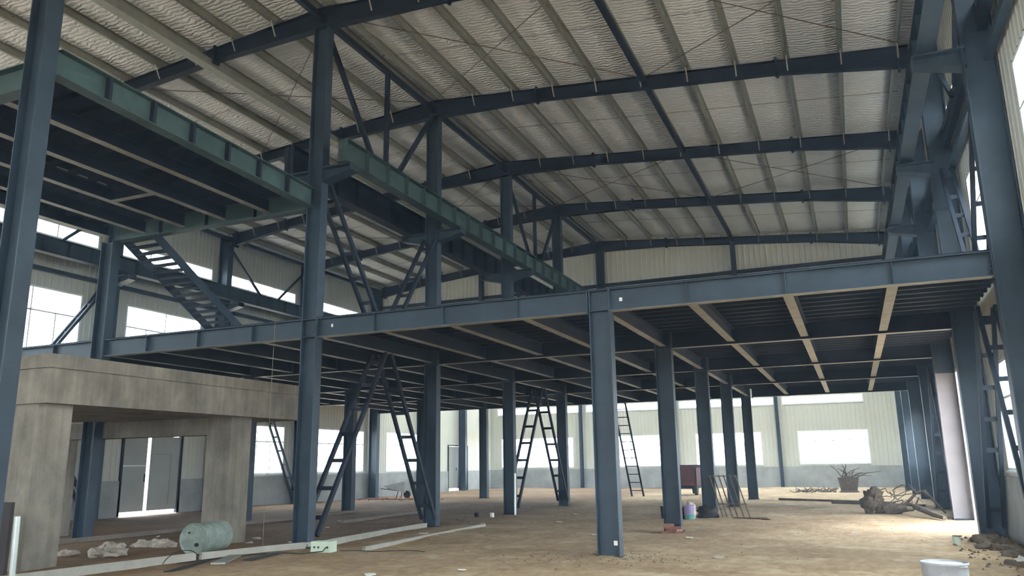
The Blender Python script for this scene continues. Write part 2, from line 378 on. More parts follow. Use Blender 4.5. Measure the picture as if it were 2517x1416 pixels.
def corbel(e, x, y, side, z0=8.2, z1=8.56):
    "crane bracket: tapered I-section arm reaching out from the column face"
    mb = MB(); a = x+side*.2; b = x+side*1.0
    for (dy0, dy1, t0, t1, c0, c1) in ((-.16, .16, z1-.03, z1, z1-.03, z1), (-.16, .16, z0, z0+.02, z1-.18, z1-.16), (-.008, .008, z0+.02, z1-.03, z1-.16, z1-.03)):
        mb.hexa([(a, y+dy0, t0), (b, y+dy0, c0), (b, y+dy1, c0), (a, y+dy1, t0), (a, y+dy0, t1), (b, y+dy0, c1), (b, y+dy1, c1), (a, y+dy1, t1)])
    mb.box(b-.02, b, y-.16, y+.16, z1-.18, z1)
    child(mb.build('crane_bracket', 'steel'), e)
WORD = {1: 'at the left edge of the picture', 2: 'at the near mezzanine edge', 3: 'one bay behind the mezzanine edge', 4: 'two bays behind the mezzanine edge', 5: 'three bays behind the mezzanine edge', 6: 'at the far end of the mezzanine'}
COLS = {}
for f in range(1, 7):
    y = F[f]
    e = column('B', f, 12.27, XB, y-(.21 if f == 1 else 0), 'tall blue-grey steel column under the roof ridge, '+WORD[f], caps=(ZB, ZD-.02) if f > 1 else (), h=.4, w=.26); COLS['B', f] = e
    if f >= 2: corbel(e, XB, y, 1); corbel(e, XB, y, -1, 8.15, 8.52)
    if f >= 2: column('M', f, ZD, XM+[0, 0, .03, 0, -.02, -.05, -.08][f], y, 'short steel column in the right bay carrying the mezzanine, '+WORD[f], caps=(ZB,)+((ZD-.02,) if f == 2 else ()))
    column('L', f, 7.6 if f < 3 else ZD, XL, y, ('steel column in the left bay %s' % WORD[f]) if f > 1 else 'steel column hidden behind the near ridge column, holding the upper platform')
for f in range(1, 9):
    y = F[f]; hz = 11.55 if f < 7 else 7.5
    where = WORD[f] if f in (2, 3, 4, 5, 6) else ('beyond the mezzanine, %s from the far wall' % {7: 'second', 8: 'first'}[f] if f > 6 else 'nearest the camera')
    e = column('A', f, hz, XA, y, 'steel column standing against the left wall, '+where, h=.5, w=.3)
    if f < 7: corbel(e, XA, y, 1)
    e = column('C', f, hz, XC-(.06 if f == 3 else 0), y, ('steel column standing against the right wall, ' if f != 4 else 'steel column with door light painted on its lower part beside the open right door, ')+where, h=.5, w=.3, m='steel')
    if f == 4: child(MB().ibeam((XC, y, 0), (XC, y, 4.05), .51, .31, .026, .02, upv=(1, 0, 0)).build('door_light_casing', 'door_lit'), e)  # extra casing carrying the painted door light, up to the door head
    if f < 7: corbel(e, XC, y, -1)
for x, nm in ((XM-.1, 'between the two right-hand windows'), (XB+.1, 'beside the leaning ladder'), (XL, 'between the two left-hand windows')):
    e = empty('wind_post', 'steel post on the far wall '+nm, 'post', 'far wall posts', (x, YF-.2, 0))
    child(MB().ibeam((x, YF-.2, -.1), (x, YF-.2, 7.5), .25, .2, upv=(0, 1, 0)).build('shaft', 'steel'), e)
for x, nm in ((-17.8, 'in the left half'), (-4.45, 'in the right half')):
    e = empty('wind_post', 'short steel post on the gable wall above the mezzanine '+nm, 'post', 'gable posts', (x, 38.0, ZD))
    child(MB().ibeam((x, 38.0, ZD), (x, 38.0, roof_z(x)-.3), .25, .22, upv=(0, 1, 0)).build('shaft', 'steel'), e)

# small white stickers on the steel
for (x, y, z, ww, hh, lab) in ((-4.12, 14.44, .24, .07, .08, 'small white paper tag near the foot of the front right-bay column'), (-3.84, 14.49, 4.71, .06, .07, 'small white tag on the mezzanine edge beam right of the front column'), (-10.47, 14.49, 4.74, .05, .07, 'small white tag on the mezzanine edge beam right of the ridge column')):
    tag(MB().box(x-ww/2, x+ww/2, y-.004, y, z-hh/2, z+hh/2).build('paper_tag', 'paper'), lab, 'tag')

# ------------------------------------------------------------------ rafters
def rafter(f, side):
    y = F[f]; st = [(.0, .56), (3.45, .36), (10.2, .36), (13.3, .56)]
    sd = 'right' if side > 0 else 'left'
    xe = 13.3 if side > 0 else 13.08
    e = empty('rafter', 'dark steel rafter on the %s roof slope over the %s frame from the front' % (sd, ORD[f]), 'rafter', 'roof rafters', (XB, y, 12.5))
    mb = MB(); st[-1] = (xe, .56)
    for (d0, h0), (d1, h1) in zip(st, st[1:]):
        a, b = XB+side*d0, XB+side*d1; ta, tb = roof_z(a), roof_z(b)
        def hx(ya, yb, za0, za1, zb0, zb1): mb.hexa([(a, y+ya, za0), (b, y+ya, zb0), (b, y+yb, zb0), (a, y+yb, za0), (a, y+ya, za1), (b, y+ya, zb1), (b, y+yb, zb1), (a, y+yb, za1)])
        hx(-.1, .1, ta-.015, ta, tb-.015, tb); hx(-.1, .1, ta-h0, ta-h0+.015, tb-h1, tb-h1+.015); hx(-.006, .006, ta-h0+.015, ta-.015, tb-h1+.015, tb-.015)
    child(mb.build('girder', 'dark_steel'), e)
    for d, h in ((3.45, .5), (10.2, .5), (xe-.25, .72)):
        x = XB+side*d; t = roof_z(x); s = MB().box(x-.025, x+.025, y-.11, y+.11, t-.36-(.07 if d < 12 else .27), t+.07)
        for yy in (-.07, .07):
            for zz in (t+.035, t-.395): s.tube((x-.06, y+yy, zz), (x+.06, y+yy, zz), .014, 6)
        child(s.build('splice_plate', 'dark_steel'), e)
    for k, d in enumerate(PUR):
        x = XB+side*d; t = roof_z(x); s = MB()
        s.bar((x, y-.30, t+.02), (x, y-.1, t-.34), .035, .012, (0, 1, 0)); s.box(x+.03, x+.036, y-.06, y+.06, t, t+.18)
        child(s.build('purlin_cleat', 'zinc'), e)
for f in range(1, 7):
    for s in (-1, 1): rafter(f, s)
# purlins: continuous galvanised Z sections
for s, sd in ((-1, 'left'), (1, 'right')):
    for k, d in enumerate([.22]+PUR):
        x = XB+s*d; t = roof_z(x); mb = MB()
        mb.box(x-.004, x+.004, YB+.1, 38.2, t+.005, t+.2); mb.box(x-.07, x+.004, YB+.1, 38.2, t+.001, t+.008); mb.box(x-.07, x-.062, YB+.1, 38.2, t+.005, t+.03); mb.box(x, x+.07, YB+.1, 38.2, t+.19, t+.2)
        tag(mb.build('purlin', 'zinc'), 'galvanised roof purlin, %s down from the ridge on the %s slope' % (ORD[k+1], sd), 'purlin', 'roof purlins')
# steel struts between the frames
for x, dz, lab in ((XB, .32, 'dark steel strut running along under the roof ridge'), (XM-.13, .14, 'dark steel strut along the middle of the right roof slope'), (XC-.3, .25, 'dark eaves strut along the top of the right wall columns'), (XA+.3, .25, 'dark eaves strut along the top of the left wall columns')):
    tag(MB().bar((x, F[1], roof_z(x)-dz), (x, F[6], roof_z(x)-dz), .13, .15).build('roof_strut', 'dark_steel'), lab, 'strut', 'longitudinal roof struts')
x = -14.75
mb = MB(); mb.box(x-.14, x+.14, 5, F[2]+6, 12.02, 12.03); mb.box(x-.14, x-.13, 5, F[2]+6, 12.03, 12.22); mb.box(x+.13, x+.14, 5, F[2]+6, 12.03, 12.22)
tag(mb.build('cable_tray', 'zinc'), 'galvanised trough hung lengthwise under the left roof slope beside the near ridge columns', 'tray')
# cross-bracing rods in the roof
def rod(p, q, lab): tag(MB().tube(p, q, .011, 6).build('bracing_rod', 'rust'), lab, 'rod', 'roof bracing rods')
RX = [('right slope by the ridge', XB, XM-.13), ('right slope by the eaves', XM-.13, XC-.3), ('left slope by the ridge', XB, XL), ('left slope by the eaves', XL, XA+.3)]
for a, b, bay in ((2, 3, 'front braced bay'), (4, 5, 'rear braced bay')):
    for nm, x0, x1 in RX:
        dz = .1
        rod((x0, F[a]+.15, roof_z(x0)-dz), (x1, F[b]-.15, roof_z(x1)-dz), 'thin rod slanting away from the inner corner, %s, %s' % (nm, bay))
        rod((x1, F[a]+.15, roof_z(x1)-dz), (x0, F[b]-.15, roof_z(x0)-dz), 'thin rod slanting away from the outer corner, %s, %s' % (nm, bay))
# sag rods between purlins at mid bay
for a in range(1, 6):
    for s, sd in ((-1, 'left'), (1, 'right')):
        y = (F[a]+F[a+1])/2; mb = MB()
        mb.tube((XB+s*.3, y, roof_z(XB)+.09), (XB+s*13.2, y, roof_z(XB+s*13.2)+.09), .006, 5)
        tag(mb.build('sag_rod', 'rust'), 'thin sag rod across the %s slope purlins in the %s roof bay' % (sd, ORD[a]), 'rod', 'sag rods')

# ------------------------------------------------------------------ crane runway beams
def runway(x, z0, z1, y0, lab, m, w=.3):
    e = empty('crane_runway_beam', lab, 'beam', 'crane runway beams', (x, y0, z0))
    child(MB().ibeam((x, y0, (z0+z1)/2), (x, F[6]-.1, (z0+z1)/2), z1-z0, w, .016, .01).build('girder', m), e)
    y = y0+.02; k = 0
    while y < F[6]-.2:
        mb = MB()
        for s in (-1, 1): mb.box(min(x+s*.006, x+s*(w/2-.02)), max(x+s*.006, x+s*(w/2-.02)), y, y+.012, z0+.016, z1-.016)
        child(mb.build('stiffener', m), e); k += 1; y = y0+.02+k*.93 if k else y
    return e
runway(XB+.8, 8.58, 9.14, F[2]-.2, 'green-grey crane runway beam on the right brackets of the ridge columns', 'green_steel')
runway(XB-.82, 8.54, 9.3, F[2]-.1, 'dark crane runway beam on the left brackets of the ridge columns', 'dark_steel')
runway(XC-.8, 8.58, 9.14, F[1]-.2, 'crane runway beam high along the right wall', 'steel')
runway(XA+.8, 8.6, 9.14, F[1]-.2, 'crane runway beam along the left wall below the ribbon windows', 'steel')
for x, sd in ((XC+.1, 'right'), (XA-.1, 'left')):
    tag(MB().bar((x, F[1], 9.0), (x, F[6], 9.0), .12, .3).build('column_tie', 'dark_steel'), 'steel tie between the %s wall columns at crane level' % sd, 'tie')

# ------------------------------------------------------------------ lattice column bracing (two chords with batten plates)
def lattice(p, q, gap, n, lab, m='dark_steel', cw=.1):
    e = empty('lattice_brace', lab, 'brace', 'lattice braces', p); P = Vector(p); Q = Vector(q)
    for s in (-1, 1):
        o = Vector((s*gap/2, 0, 0)); child(MB().bar(P+o, Q+o, cw, cw*.75, (1, 0, 0)).build('chord', m), e)
    for k in range(n):
        c = P.lerp(Q, (k+.6)/n); child(MB().bar(c-Vector((gap/2, 0, 0)), c+Vector((gap/2, 0, 0)), .012, .09).build('batten', m), e)
ROWX = (('B', XB, 'ridge'), ('A', XA, 'left wall'), ('C', XC, 'right wall'))
for rw, x, rn in ROWX:
    for a, b, bay in ((2, 3, 'near braced bay'), (4, 5, 'far braced bay')):
        y0, y1 = F[a]+.13, F[b]-.13; ym = (y0+y1)/2+.1
        gp = .42 if rw == 'B' else .3
        lattice((x, y0+.05, .2), (x, ym-.12, ZB-.02), gp, 7, 'lower lattice brace leaning away from the camera, %s row, %s' % (rn, bay))
        lattice((x, y1-.05, .2), (x, ym+.12, ZB-.02), gp, 7, 'lower lattice brace leaning towards the camera, %s row, %s' % (rn, bay))
        lattice((x, y0+.1, 8.25), (x, ym-.15, ZD+.02), gp-.06, 6, 'upper lattice brace dropping away from the camera, %s row, %s' % (rn, bay))
        lattice((x, y1-.1, 8.25), (x, ym+.15, ZD+.02), gp-.06, 6, 'upper lattice brace dropping towards the camera, %s row, %s' % (rn, bay))
        if rw == 'B':
            for (p, q, w) in (((x, y0, 12.3), (x, ym-.25, 9.2), 'front'), ((x, y1, 12.3), (x, ym+.25, 9.2), 'rear')):
                tag(MB().bar(p, q, .12, .1, (1, 0, 0)).build('diagonal_strut', 'dark_steel'), '%s slanting strut above the crane beam, ridge row, %s' % (w, bay), 'strut', 'slanting struts over the crane beam')
            tag(MB().bar((x, ym, 12.45), (x, ym, 9.1), .12, .1).build('hanger_post', 'dark_steel'), 'upright hanger above the crane beam, ridge row, %s' % bay, 'hanger')
        else:
            for (p, q, w) in (((x, y0, 11.2), (x, ym-.25, 9.1), 'front'), ((x, y1, 11.2), (x, ym+.25, 9.1), 'rear')):
                tag(MB().bar(p, q, .1, .08, (1, 0, 0)).build('diagonal_strut', 'dark_steel'), '%s slanting strut above the crane beam, %s row, %s' % (w, rn, bay), 'strut', 'slanting struts over the crane beam')

# ------------------------------------------------------------------ mezzanine
SP = [('A', XA), ('L', XL), ('B', XB), ('M', XM), ('C', XC)]
SEGN = ['span beside the left wall', 'span left of the ridge columns', 'span right of the ridge columns', 'span beside the right wall']
JX = []
def joist(p, q, h, w, name='floor_joist', m='dark_steel'):
    o = MB().ibeam(p, q, h, w, .012, .008).build(name, m); z = p[2]-h/2; hw = w/2
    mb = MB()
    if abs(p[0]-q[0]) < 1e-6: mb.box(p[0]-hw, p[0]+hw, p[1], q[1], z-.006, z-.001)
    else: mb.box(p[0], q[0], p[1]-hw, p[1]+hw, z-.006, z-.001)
    child(mb.build('flange_bounce_paint', 'floor_bounce'), o); return o  # thin extra strip carrying the painted floor bounce
for i in range(4):
    a, b = SP[i][1], SP[i+1][1]; JX.append([a+(b-a)*k/4 for k in (1, 2, 3)])
FN = {2: 'near edge', 3: 'second line', 4: 'third line', 5: 'fourth line', 6: 'far edge'}
for f in range(2, 7):
    for i in range(4):
        a, b = SP[i][1]+(.26 if i == 0 else .215), SP[i+1][1]-(.26 if i == 3 else .215); y = F[f]
        e = empty('mezzanine_beam', 'deep steel mezzanine beam, %s, %s' % (FN[f], SEGN[i]), 'beam', 'mezzanine cross beams', (a, y, ZB))
        child(MB().ibeam((a, y, (ZB+ZD)/2), (b, y, (ZB+ZD)/2), ZD-ZB, .2, .016, .01).build('girder', 'steel' if f == 2 else 'dark_steel'), e)
        child(MB().box(a, b, y-.1, y+.1, ZB-.006, ZB-.001).build('flange_bounce_paint', 'floor_bounce'), e)
        for x in JX[i]:
            mb = MB(); mb.box(x-.007, x+.007, y-.09, y-.006, ZB+.016, ZD-.016); mb.box(x-.007, x+.007, y+.006, y+.09, ZB+.016, ZD-.016)
            child(mb.build('stiffener', 'steel'), e)
        for x in (a, b):
            ep = MB().box(x-.012, x+.012, y-.12, y+.12, ZB-.05, ZD+.0)
            for zz in (.04, .12, .2, .28, .36):
                for yy in (-.07, .07): ep.tube((x-.03, y+yy, ZB+zz), (x+.03, y+yy, ZB+zz), .013, 6)
            child(ep.build('end_plate', 'steel'), e)
for i in range(4):
    for k, x in enumerate(JX[i]+([SP[i+1][1]] if i < 3 else [])):
        for f in range(2, 6):
            wh = '%s of the bay from %s' % (ORD[k+1] if k < 3 else 'column line', SEGN[i])
            o = joist((x, F[f]+.1, ZB+.06+.16), (x, F[f+1]-.1, ZB+.06+.16), .32, .18 if k < 3 else .16)
            tag(o, 'mezzanine joist %s, %s, %s' % (['left of centre', 'at centre', 'right of centre', 'on the column line'][k], SEGN[i], ['nearest', 'second', 'third', 'farthest'][f-2]+' depth bay'), 'joist', 'mezzanine floor joists')
# open profiled deck sheet: hat ribs run across the joists
def deck(name, x0, x1, y0, y1, z, kind_label, cat, pitch=.3, hole=None):
    mb = MB(); n = int((y1-y0)/pitch); pts = []
    for k in range(n):
        b = y0+k*pitch; pts += [(b, 0), (b+pitch*.62, 0), (b+pitch*.7, -.07), (b+pitch*.92, -.07)]
    pts.append((y0+n*pitch, 0)); pts.append((y1, 0))
    for (ya, za), (yb, zb) in zip(pts, pts[1:]):
        xr = [(x0, x1)]
        if hole and hole[2] < (ya+yb)/2 < hole[3]: xr = [(x0, hole[0]), (hole[1], x1)]
        for (p, q) in xr:
            k = len(mb.v); mb.v += [(p, ya, z+za), (q, ya, z+za), (q, yb, z+zb), (p, yb, z+zb), (p, ya, z+.03), (q, ya, z+.03), (q, yb, z+.03), (p, yb, z+.03)]
            mb.f += [(k, k+3, k+2, k+1), (k+4, k+5, k+6, k+7), (k, k+1, k+5, k+4), (k+2, k+3, k+7, k+6)]
    o = mb.build(name, 'deck'); tag(o, kind_label, cat); return o
deck('mezzanine_deck', XA-.2, XC+.15, F[2]+.08, F[6]+.1, ZB+.06+.32+.075, 'dark ribbed metal deck forming the mezzanine floor', 'deck', pitch=.5)

# ------------------------------------------------------------------ upper platform on the left
PZ0, PZ1 = 7.58, 8.04
PX0, PX1, PY0, PY1 = XL, XB, F[1], F[2]
def pbeam(p, q, lab, stiff, axis):
    e = empty('platform_beam', lab, 'beam', 'upper platform edge beams', p); P = Vector(p); Q = Vector(q); zc = P.z+(PZ1-PZ0)/2; zq = Q.z+(PZ1-PZ0)/2
    child(MB().ibeam((P.x, P.y, zc), (Q.x, Q.y, zq), PZ1-PZ0, .24, .018, .01).build('girder', 'green_steel'), e)
    for k in range(1, stiff+1):
        c = P.lerp(Q, k/(stiff+1)); mb = MB()
        for s in (-1, 1):
            lo_, hi_ = (.006, .11) if s > 0 else (-.11, -.006)
            if axis == 'y': mb.box(c.x+lo_, c.x+hi_, c.y-.03, c.y+.03, c.z+.018, c.z+PZ1-PZ0-.018)
            else: mb.box(c.x-.007, c.x+.007, c.y+lo_, c.y+hi_, PZ0+.018, PZ1-.018)
        child(mb.build('stiffener', 'dark_steel'), e)
pbeam((PX1+.11, PY0-.04, PZ0+.11), (PX1-.06, PY1-.16, PZ0), 'long edge beam of the upper platform between the two near ridge columns', 6, 'y')
tag(joist((PX0, PY0+.12, PZ0+.3), (PX0, PY1-.12, PZ0+.3), .3, .17, 'platform_beam'), 'side beam on the far left side of the upper platform', 'beam', 'upper platform edge beams')
pbeam((PX0+.26, PY1, PZ0), (PX1-.26, PY1, PZ0), 'rear cross beam of the upper platform above the stair', 3, 'x')
pbeam((PX0+.26, PY0, PZ0), (PX1-.26, PY0, PZ0), 'front cross beam of the upper platform at the left picture edge', 3, 'x')
for k, x in enumerate((-12.43, -13.76, -15.1, -16.42)):
    tag(joist((x, PY0+.12, PZ0+.22), (x, PY1-.12, PZ0+.22), .3, .17), 'joist under the upper platform, %s from the ridge columns' % ORD[k+1], 'joist', 'upper platform joists')
tag(joist((-15.01, 12.3, PZ0+.22), (-13.85, 12.3, PZ0+.22), .3, .15, 'trimmer_beam'), 'short cross beam beside the hatch opening in the upper platform', 'beam')
deck('platform_deck', PX0, PX1-.1, PY0+.1, PY1-.1, PZ0+.37+.075, 'dark ribbed deck of the upper platform with one open hatch', 'deck', .5, hole=(-15.9, -15.12, 9.9, 12.4))

# steel stair from the mezzanine up to the platform
SX0, SX1 = -17.5, -16.4
st = empty('steel_stair', 'open-tread steel stair from the mezzanine up to the upper platform', 'stair', None, (-16.85, 19.2, ZD))
p0, p1 = (14.75, 7.72), (19.2, ZD+.16)
for x in (SX0, SX1):
    child(MB().bar((x, p0[0], p0[1]), (x, p1[0], p1[1]), .03, .24).build('stringer', 'steel'), st)
NT = 21
for k in range(NT):
    t = (k+.6)/NT; y = p0[0]+(p1[0]-p0[0])*t; z = p0[1]+(p1[1]-p0[1])*t
    mb = MB().box(SX0+.02, SX1-.02, y-.125, y+.125, z-.01, z+.008); mb.box(SX0+.02, SX1-.02, y-.125, y-.115, z-.08, z)
    child(mb.build('tread', 'dark_steel'), st)

# ------------------------------------------------------------------ concrete equipment platform
ct = empty('concrete_platform', 'raw cast-concrete machine platform on thick legs left of the ridge column', 'platform', None, (-15, 12, 0))
cx1, cx0, cy0, cy1 = -13.1, -17.4, 9.78, 17.0
mb = MB(); mb.box(cx0, cx1, cy0, cy1, 2.84, 3.45); mb.box(cx0+.04, cx1-.04, cy0+.04, cy1-.04, 3.45, 3.475); mb.box(cx0, cx1, cy0, cy1, 3.475, 3.72)
mb.box(-19.9, cx0+.001, cy0, 14.3, 2.84, 3.72)
child(mb.build('slab', 'concrete'), ct)
for (a, b) in ((cx1-.98, cy0+.06), (cx1-.98, 14.7), (-19.75, cy0+.06)):
    child(MB().box(a, a+.72, b, b+.68, -.15, 2.84).build('leg', 'concrete'), ct)
child(MB().box(-19.5, cx1-.98, 14.82, 15.25, 2.44, 2.84).build('cross_beam', 'concrete'), ct)
child(MB().box(-19.7, -19.1, 14.82, 15.3, -.15, 2.44).build('leg', 'concrete'), ct)

# ------------------------------------------------------------------ doors
d = empty('door_1', None, None, None, (WA, 23.2, 0)); tag(d, kind='structure')
fr = MB(); fr.box(WA-.06, WA+.06, 21.72, 21.82, 0, 2.98); fr.box(WA-.06, WA+.06, 24.52, 24.64, 0, 2.98); fr.box(WA-.06, WA+.06, 21.72, 24.64, 2.93, 3.02)
child(fr.build('door_frame', 'dark_steel'), d)
child(MB().box(WA-.03, WA+.02, 21.84, 22.92, .14, 2.9).build('door_leaf', 'door'), d)
child(MB().box(WA-.03, WA+.02, 23.08, 24.5, .14, 2.9).build('door_leaf', 'door'), d)
child(MB().box(WA+.02, WA+.04, 21.84, 22.92, 1.78, 1.82).build('door_rail', 'pvc'), d)
w = MB(); w.box(WA+.02, WA+.035, 23.12, 24.1, 2.22, 2.25); w.box(WA+.02, WA+.035, 24.08, 24.11, .3, 2.25)
child(w.build('wicket_door', 'zinc'), d)
child(MB().box(WA+.02, WA+.06, 22.84, 22.88, 1.2, 1.5).build('door_handle', 'black'), d)
d = empty('door_2', None, None, None, (WA, 49, 0)); tag(d, kind='structure')
fr = MB(); fr.box(WA-.05, WA+.06, 47.62, 47.72, 0, 2.95); fr.box(WA-.05, WA+.06, 50.48, 50.58, 0, 2.95); fr.box(WA-.05, WA+.06, 47.62, 50.58, 2.9, 2.98)
child(fr.build('door_frame', 'dark_steel'), d)
child(MB().box(WA-.04, WA+.0, 47.74, 49.1, .16, 2.88).build('door_leaf', 'door'), d)
child(MB().box(WA-.12, WA-.08, 49.2, 50.46, .12, 2.88).build('door_leaf', 'steel'), d)
child(MB().box(WA+.0, WA+.03, 48.9, 48.95, 1.3, 1.5).build('door_handle', 'black'), d)
d = empty('door_3', None, None, None, (WC, 23, 0)); tag(d, kind='structure')
fr = MB(); fr.box(WC-.05, WC+.2, 20.68, 20.78, 0, 4.1); fr.box(WC-.05, WC+.2, 25.58, 25.68, 0, 4.1); fr.box(WC-.05, WC+.2, 20.68, 25.68, 4.02, 4.12)
child(fr.build('door_frame', 'pvc'), d)

# ------------------------------------------------------------------ loose things on the floor
def fz(x, y): return floor_h(x, y)
def blob(mb, c, rx, ry, rz, seed=0, n=10, m=7, amp=.25):
    k = len(mb.v)
    for j in range(m+1):
        th = math.pi*j/m
        for i in range(n):
            ph = 2*math.pi*i/n; d = Vector((math.sin(th)*math.cos(ph), math.sin(th)*math.sin(ph), math.cos(th)))
            r = 1+amp*mnoise.noise(d*2.2+Vector((seed*7.3, seed, 0)))*2
            mb.v.append((c[0]+d.x*rx*r, c[1]+d.y*ry*r, c[2]+d.z*rz*r))
    for j in range(m):
        for i in range(n):
            i2 = (i+1) % n; mb.f.append((k+j*n+i, k+(j+1)*n+i, k+(j+1)*n+i2, k+j*n+i2))
    return mb
# overturned drum by the concrete leg
ax = Vector((-.2, 1, 0)).normalized(); dc = Vector((-12.0, 12.35, fz(-12.0, 12.6)+.3))
e = empty('oil_drum', 'dusty grey-green steel drum lying on its side beside the concrete leg', 'drum', None, dc)
prof = [(.02, .26), (.015, .28), (0, .285), (0, .298), (.02, .302), (.035, .294), (.3, .294), (.31, .3), (.32, .3), (.33, .294), (.62, .294), (.63, .3), (.64, .3), (.65, .294), (.9, .294), (.92, .302), (.94, .3), (.94, .27)]
child(MB().lathe(dc, prof, 28, ax, (1, .2, 0)).build('drum_body', 'drum2', smooth=True), e)
child(MB().lathe(dc+ax*-.0+Vector((.1, 0, -.1)), [(-.025, .035), (.01, .035)], 12, ax, (1, .2, 0)).build('bung', 'black'), e)
child(MB().lathe(dc+Vector((-.1, 0, .12)), [(-.02, .02), (.01, .02)], 10, ax, (1, .2, 0)).build('bung', 'black'), e)
# upright drum full of sand, bottom right
dc = Vector((.85, 11.1, -.03)); e = empty('oil_drum', 'pale grey cut-down drum filled with sand at the bottom right corner', 'drum', None, dc)
prof = [(0, .25), (0, .255), (.17, .25), (.18, .258), (.2, .258), (.21, .25), (.44, .25), (.455, .264), (.475, .264), (.48, .25), (.45, .24)]
child(MB().lathe(dc, prof, 36).build('drum_body', 'drum', smooth=True), e)
child(blob(MB(), dc+Vector((.01, 0, .44)), .24, .24, .03, 3, 20, 8, .12).build('sand_fill', mat('pale_sand', (205, 196, 178), .95, scale=20), smooth=True), e)
# pale long channels on the ground along the ridge row
def kerb(name, pts, w, h, m, lab, cat, grp=None):
    for k, (a, b) in enumerate(zip(pts, pts[1:])):
        za, zb = fz(*a), fz(*b); mb = MB(); mb.bar((a[0], a[1], za+h/2-.01), (b[0], b[1], zb+h/2-.01), w, h)
        d_ = (Vector((b[0], b[1], 0))-Vector((a[0], a[1], 0))).normalized(); r = Vector((d_.y, -d_.x, 0))*(w/2)
        for s in (-1, 1): mb.bar(Vector((a[0], a[1], za+h+.01))+r*s, Vector((b[0], b[1], zb+h+.01))+r*s, .012, .04)
        tag(mb.build(name, m), lab[k], cat, grp)
kerb('steel_channel', [(-12.25, 8.6), (-11.72, 11.3), (-11.48, 11.9)], .08, .1, 'dusty_white', ['pale steel channel on the ground at the bottom left picture edge', 'short pale channel piece in front of the lying drum'], 'channel', 'pale channels along the ridge row')
kerb('steel_channel', [(-11.45, 12.0), (-11.0, 14.2), (-10.86, 14.9), (-10.9, 16.3), (-11.05, 19.9)], .08, .09, 'dusty_white', ['pale steel channel on the ground running to the front ridge column', 'short pale channel at the foot of the front ridge column', 'pale channel on the ground just behind the front ridge column', 'pale channel on the ground reaching the second ridge column'], 'channel', 'pale channels along the ridge row')
kerb('steel_channel', [(-9.5, 14.5), (-9.6, 20.6)], .08, .04, 'dusty_white', ['narrow pale channel lying alone right of the ridge row'], 'channel')
kerb('concrete_kerb', [(-17.45, 11), (-17.35, 20), (-17.5, 26)], .25, .05, 'kerb', ['low concrete kerb behind the rubbish heaps in the left bay', 'low concrete kerb in the left bay behind the front ridge column'], 'kerb')
kerb('concrete_kerb', [(-14.6, 21), (-14.9, 31)], .2, .03, 'kerb', ['low grey kerb on the ground between the ridge and left-bay columns'], 'kerb')
# electric box with three holes at the front ridge column
bx, by = -10.02, 13.85; z = fz(bx, by)
e = empty('junction_box', 'pale green metal box with three cable holes at the front ridge column', 'box', None, (bx, by, z))
rot = Matrix.Rotation(.12, 4, 'Z')
mb = MB().box(-.22, .22, -.13, .13, 0, .21); o = mb.build('casing', 'box'); o.parent = e; o.rotation_euler = (0, 0, .12)
for k, dx in enumerate((-.14, -.05, .15)):
    o = MB().lathe((dx, -.132, .1), [(-.004, .022), (.01, .022)], 12, (0, 1, 0)).build('cable_hole', 'black'); o.parent = e; o.rotation_euler = (0, 0, .12)
pts = [Vector((-9.88, 13.72, z+.1)), Vector((-9.86, 13.6, z+.04)), Vector((-10.2, 13.35, .0)), Vector((-10.6, 13.3, .0)), Vector((-11, 12.9, .0)), Vector((-11.2, 12.2, 0.0)), Vector((-11.4, 11.4, .0))]
tag(MB().path([Vector((p.x, p.y, max(p.z, fz(p.x, p.y)+.012))) for p in pts], .01).build('cable', 'black'), 'black cable trailing left over the ground from the junction box', 'cable')
pts = [(-9.8+.22*i, 14.1+.06*i+.16*math.sin(i*1.3), 0) for i in range(9)]
tag(MB().path([Vector((a, b, fz(a, b)+.012)) for a, b, c in pts], .007).build('cable', 'black'), 'black cable running right from behind the junction box', 'cable')
def loop(cx, cy, r, n=14, a0=0., a1=3.4): return [Vector((cx+r*math.cos(a0+(a1-a0)*i/n), cy+.6*r*math.sin(a0+(a1-a0)*i/n), fz(cx, cy)+.02+.22*math.sin(math.pi*i/n))) for i in range(n+1)]
tag(MB().path(loop(-11.25, 11.3, .35), .008).build('wire_loop', 'black'), 'springy black wire loop arching over the pale channel', 'wire')
# flat dark boards / plastic beside the channel
for k, (x, y, w, l, r, m, lab) in enumerate(((-10.9, 12.1, .25, 1.3, .5, 'zinc', 'grey sheet strip on the ground right of the pale channel'), (-10.5, 12.6, .18, 1.1, .2, 'black', 'dark flat board on the ground near the junction box'), (-10.95, 11.2, .1, 1.6, .35, 'black', 'thin dark batten on the ground left of the junction box'))):
    o = MB().box(-w/2, w/2, -l/2, l/2, 0, .03).build('board', m); o.location = (x, y, fz(x, y)+.0); o.rotation_euler = (0, 0, r); tag(o, lab, 'board')
# heaps of plastic sheeting
for k, (x, y, rx, ry, rz, lab) in enumerate(((-14.75, 11.9, .26, .22, .1, 'small crumpled heap of pale plastic just right of the near concrete leg'), (-13.75, 12.05, .42, .34, .22, 'large crumpled heap of dusty plastic sheeting in the left bay'), (-14.3, 13.7, .5, .3, .18, 'crumpled grey sheeting heap behind the large one'))):
    mb = MB(); z = fz(x, y)
    for q in range(5): blob(mb, (x+rx*random.uniform(-.6, .6), y+ry*random.uniform(-.6, .6), z+rz*random.uniform(.1, .5)), rx*.55, ry*.6, rz*.6, k*9+q, 12, 8, .35)
    tag(mb.build('plastic_heap', 'sack'), lab, 'rubbish', 'heaps of plastic')
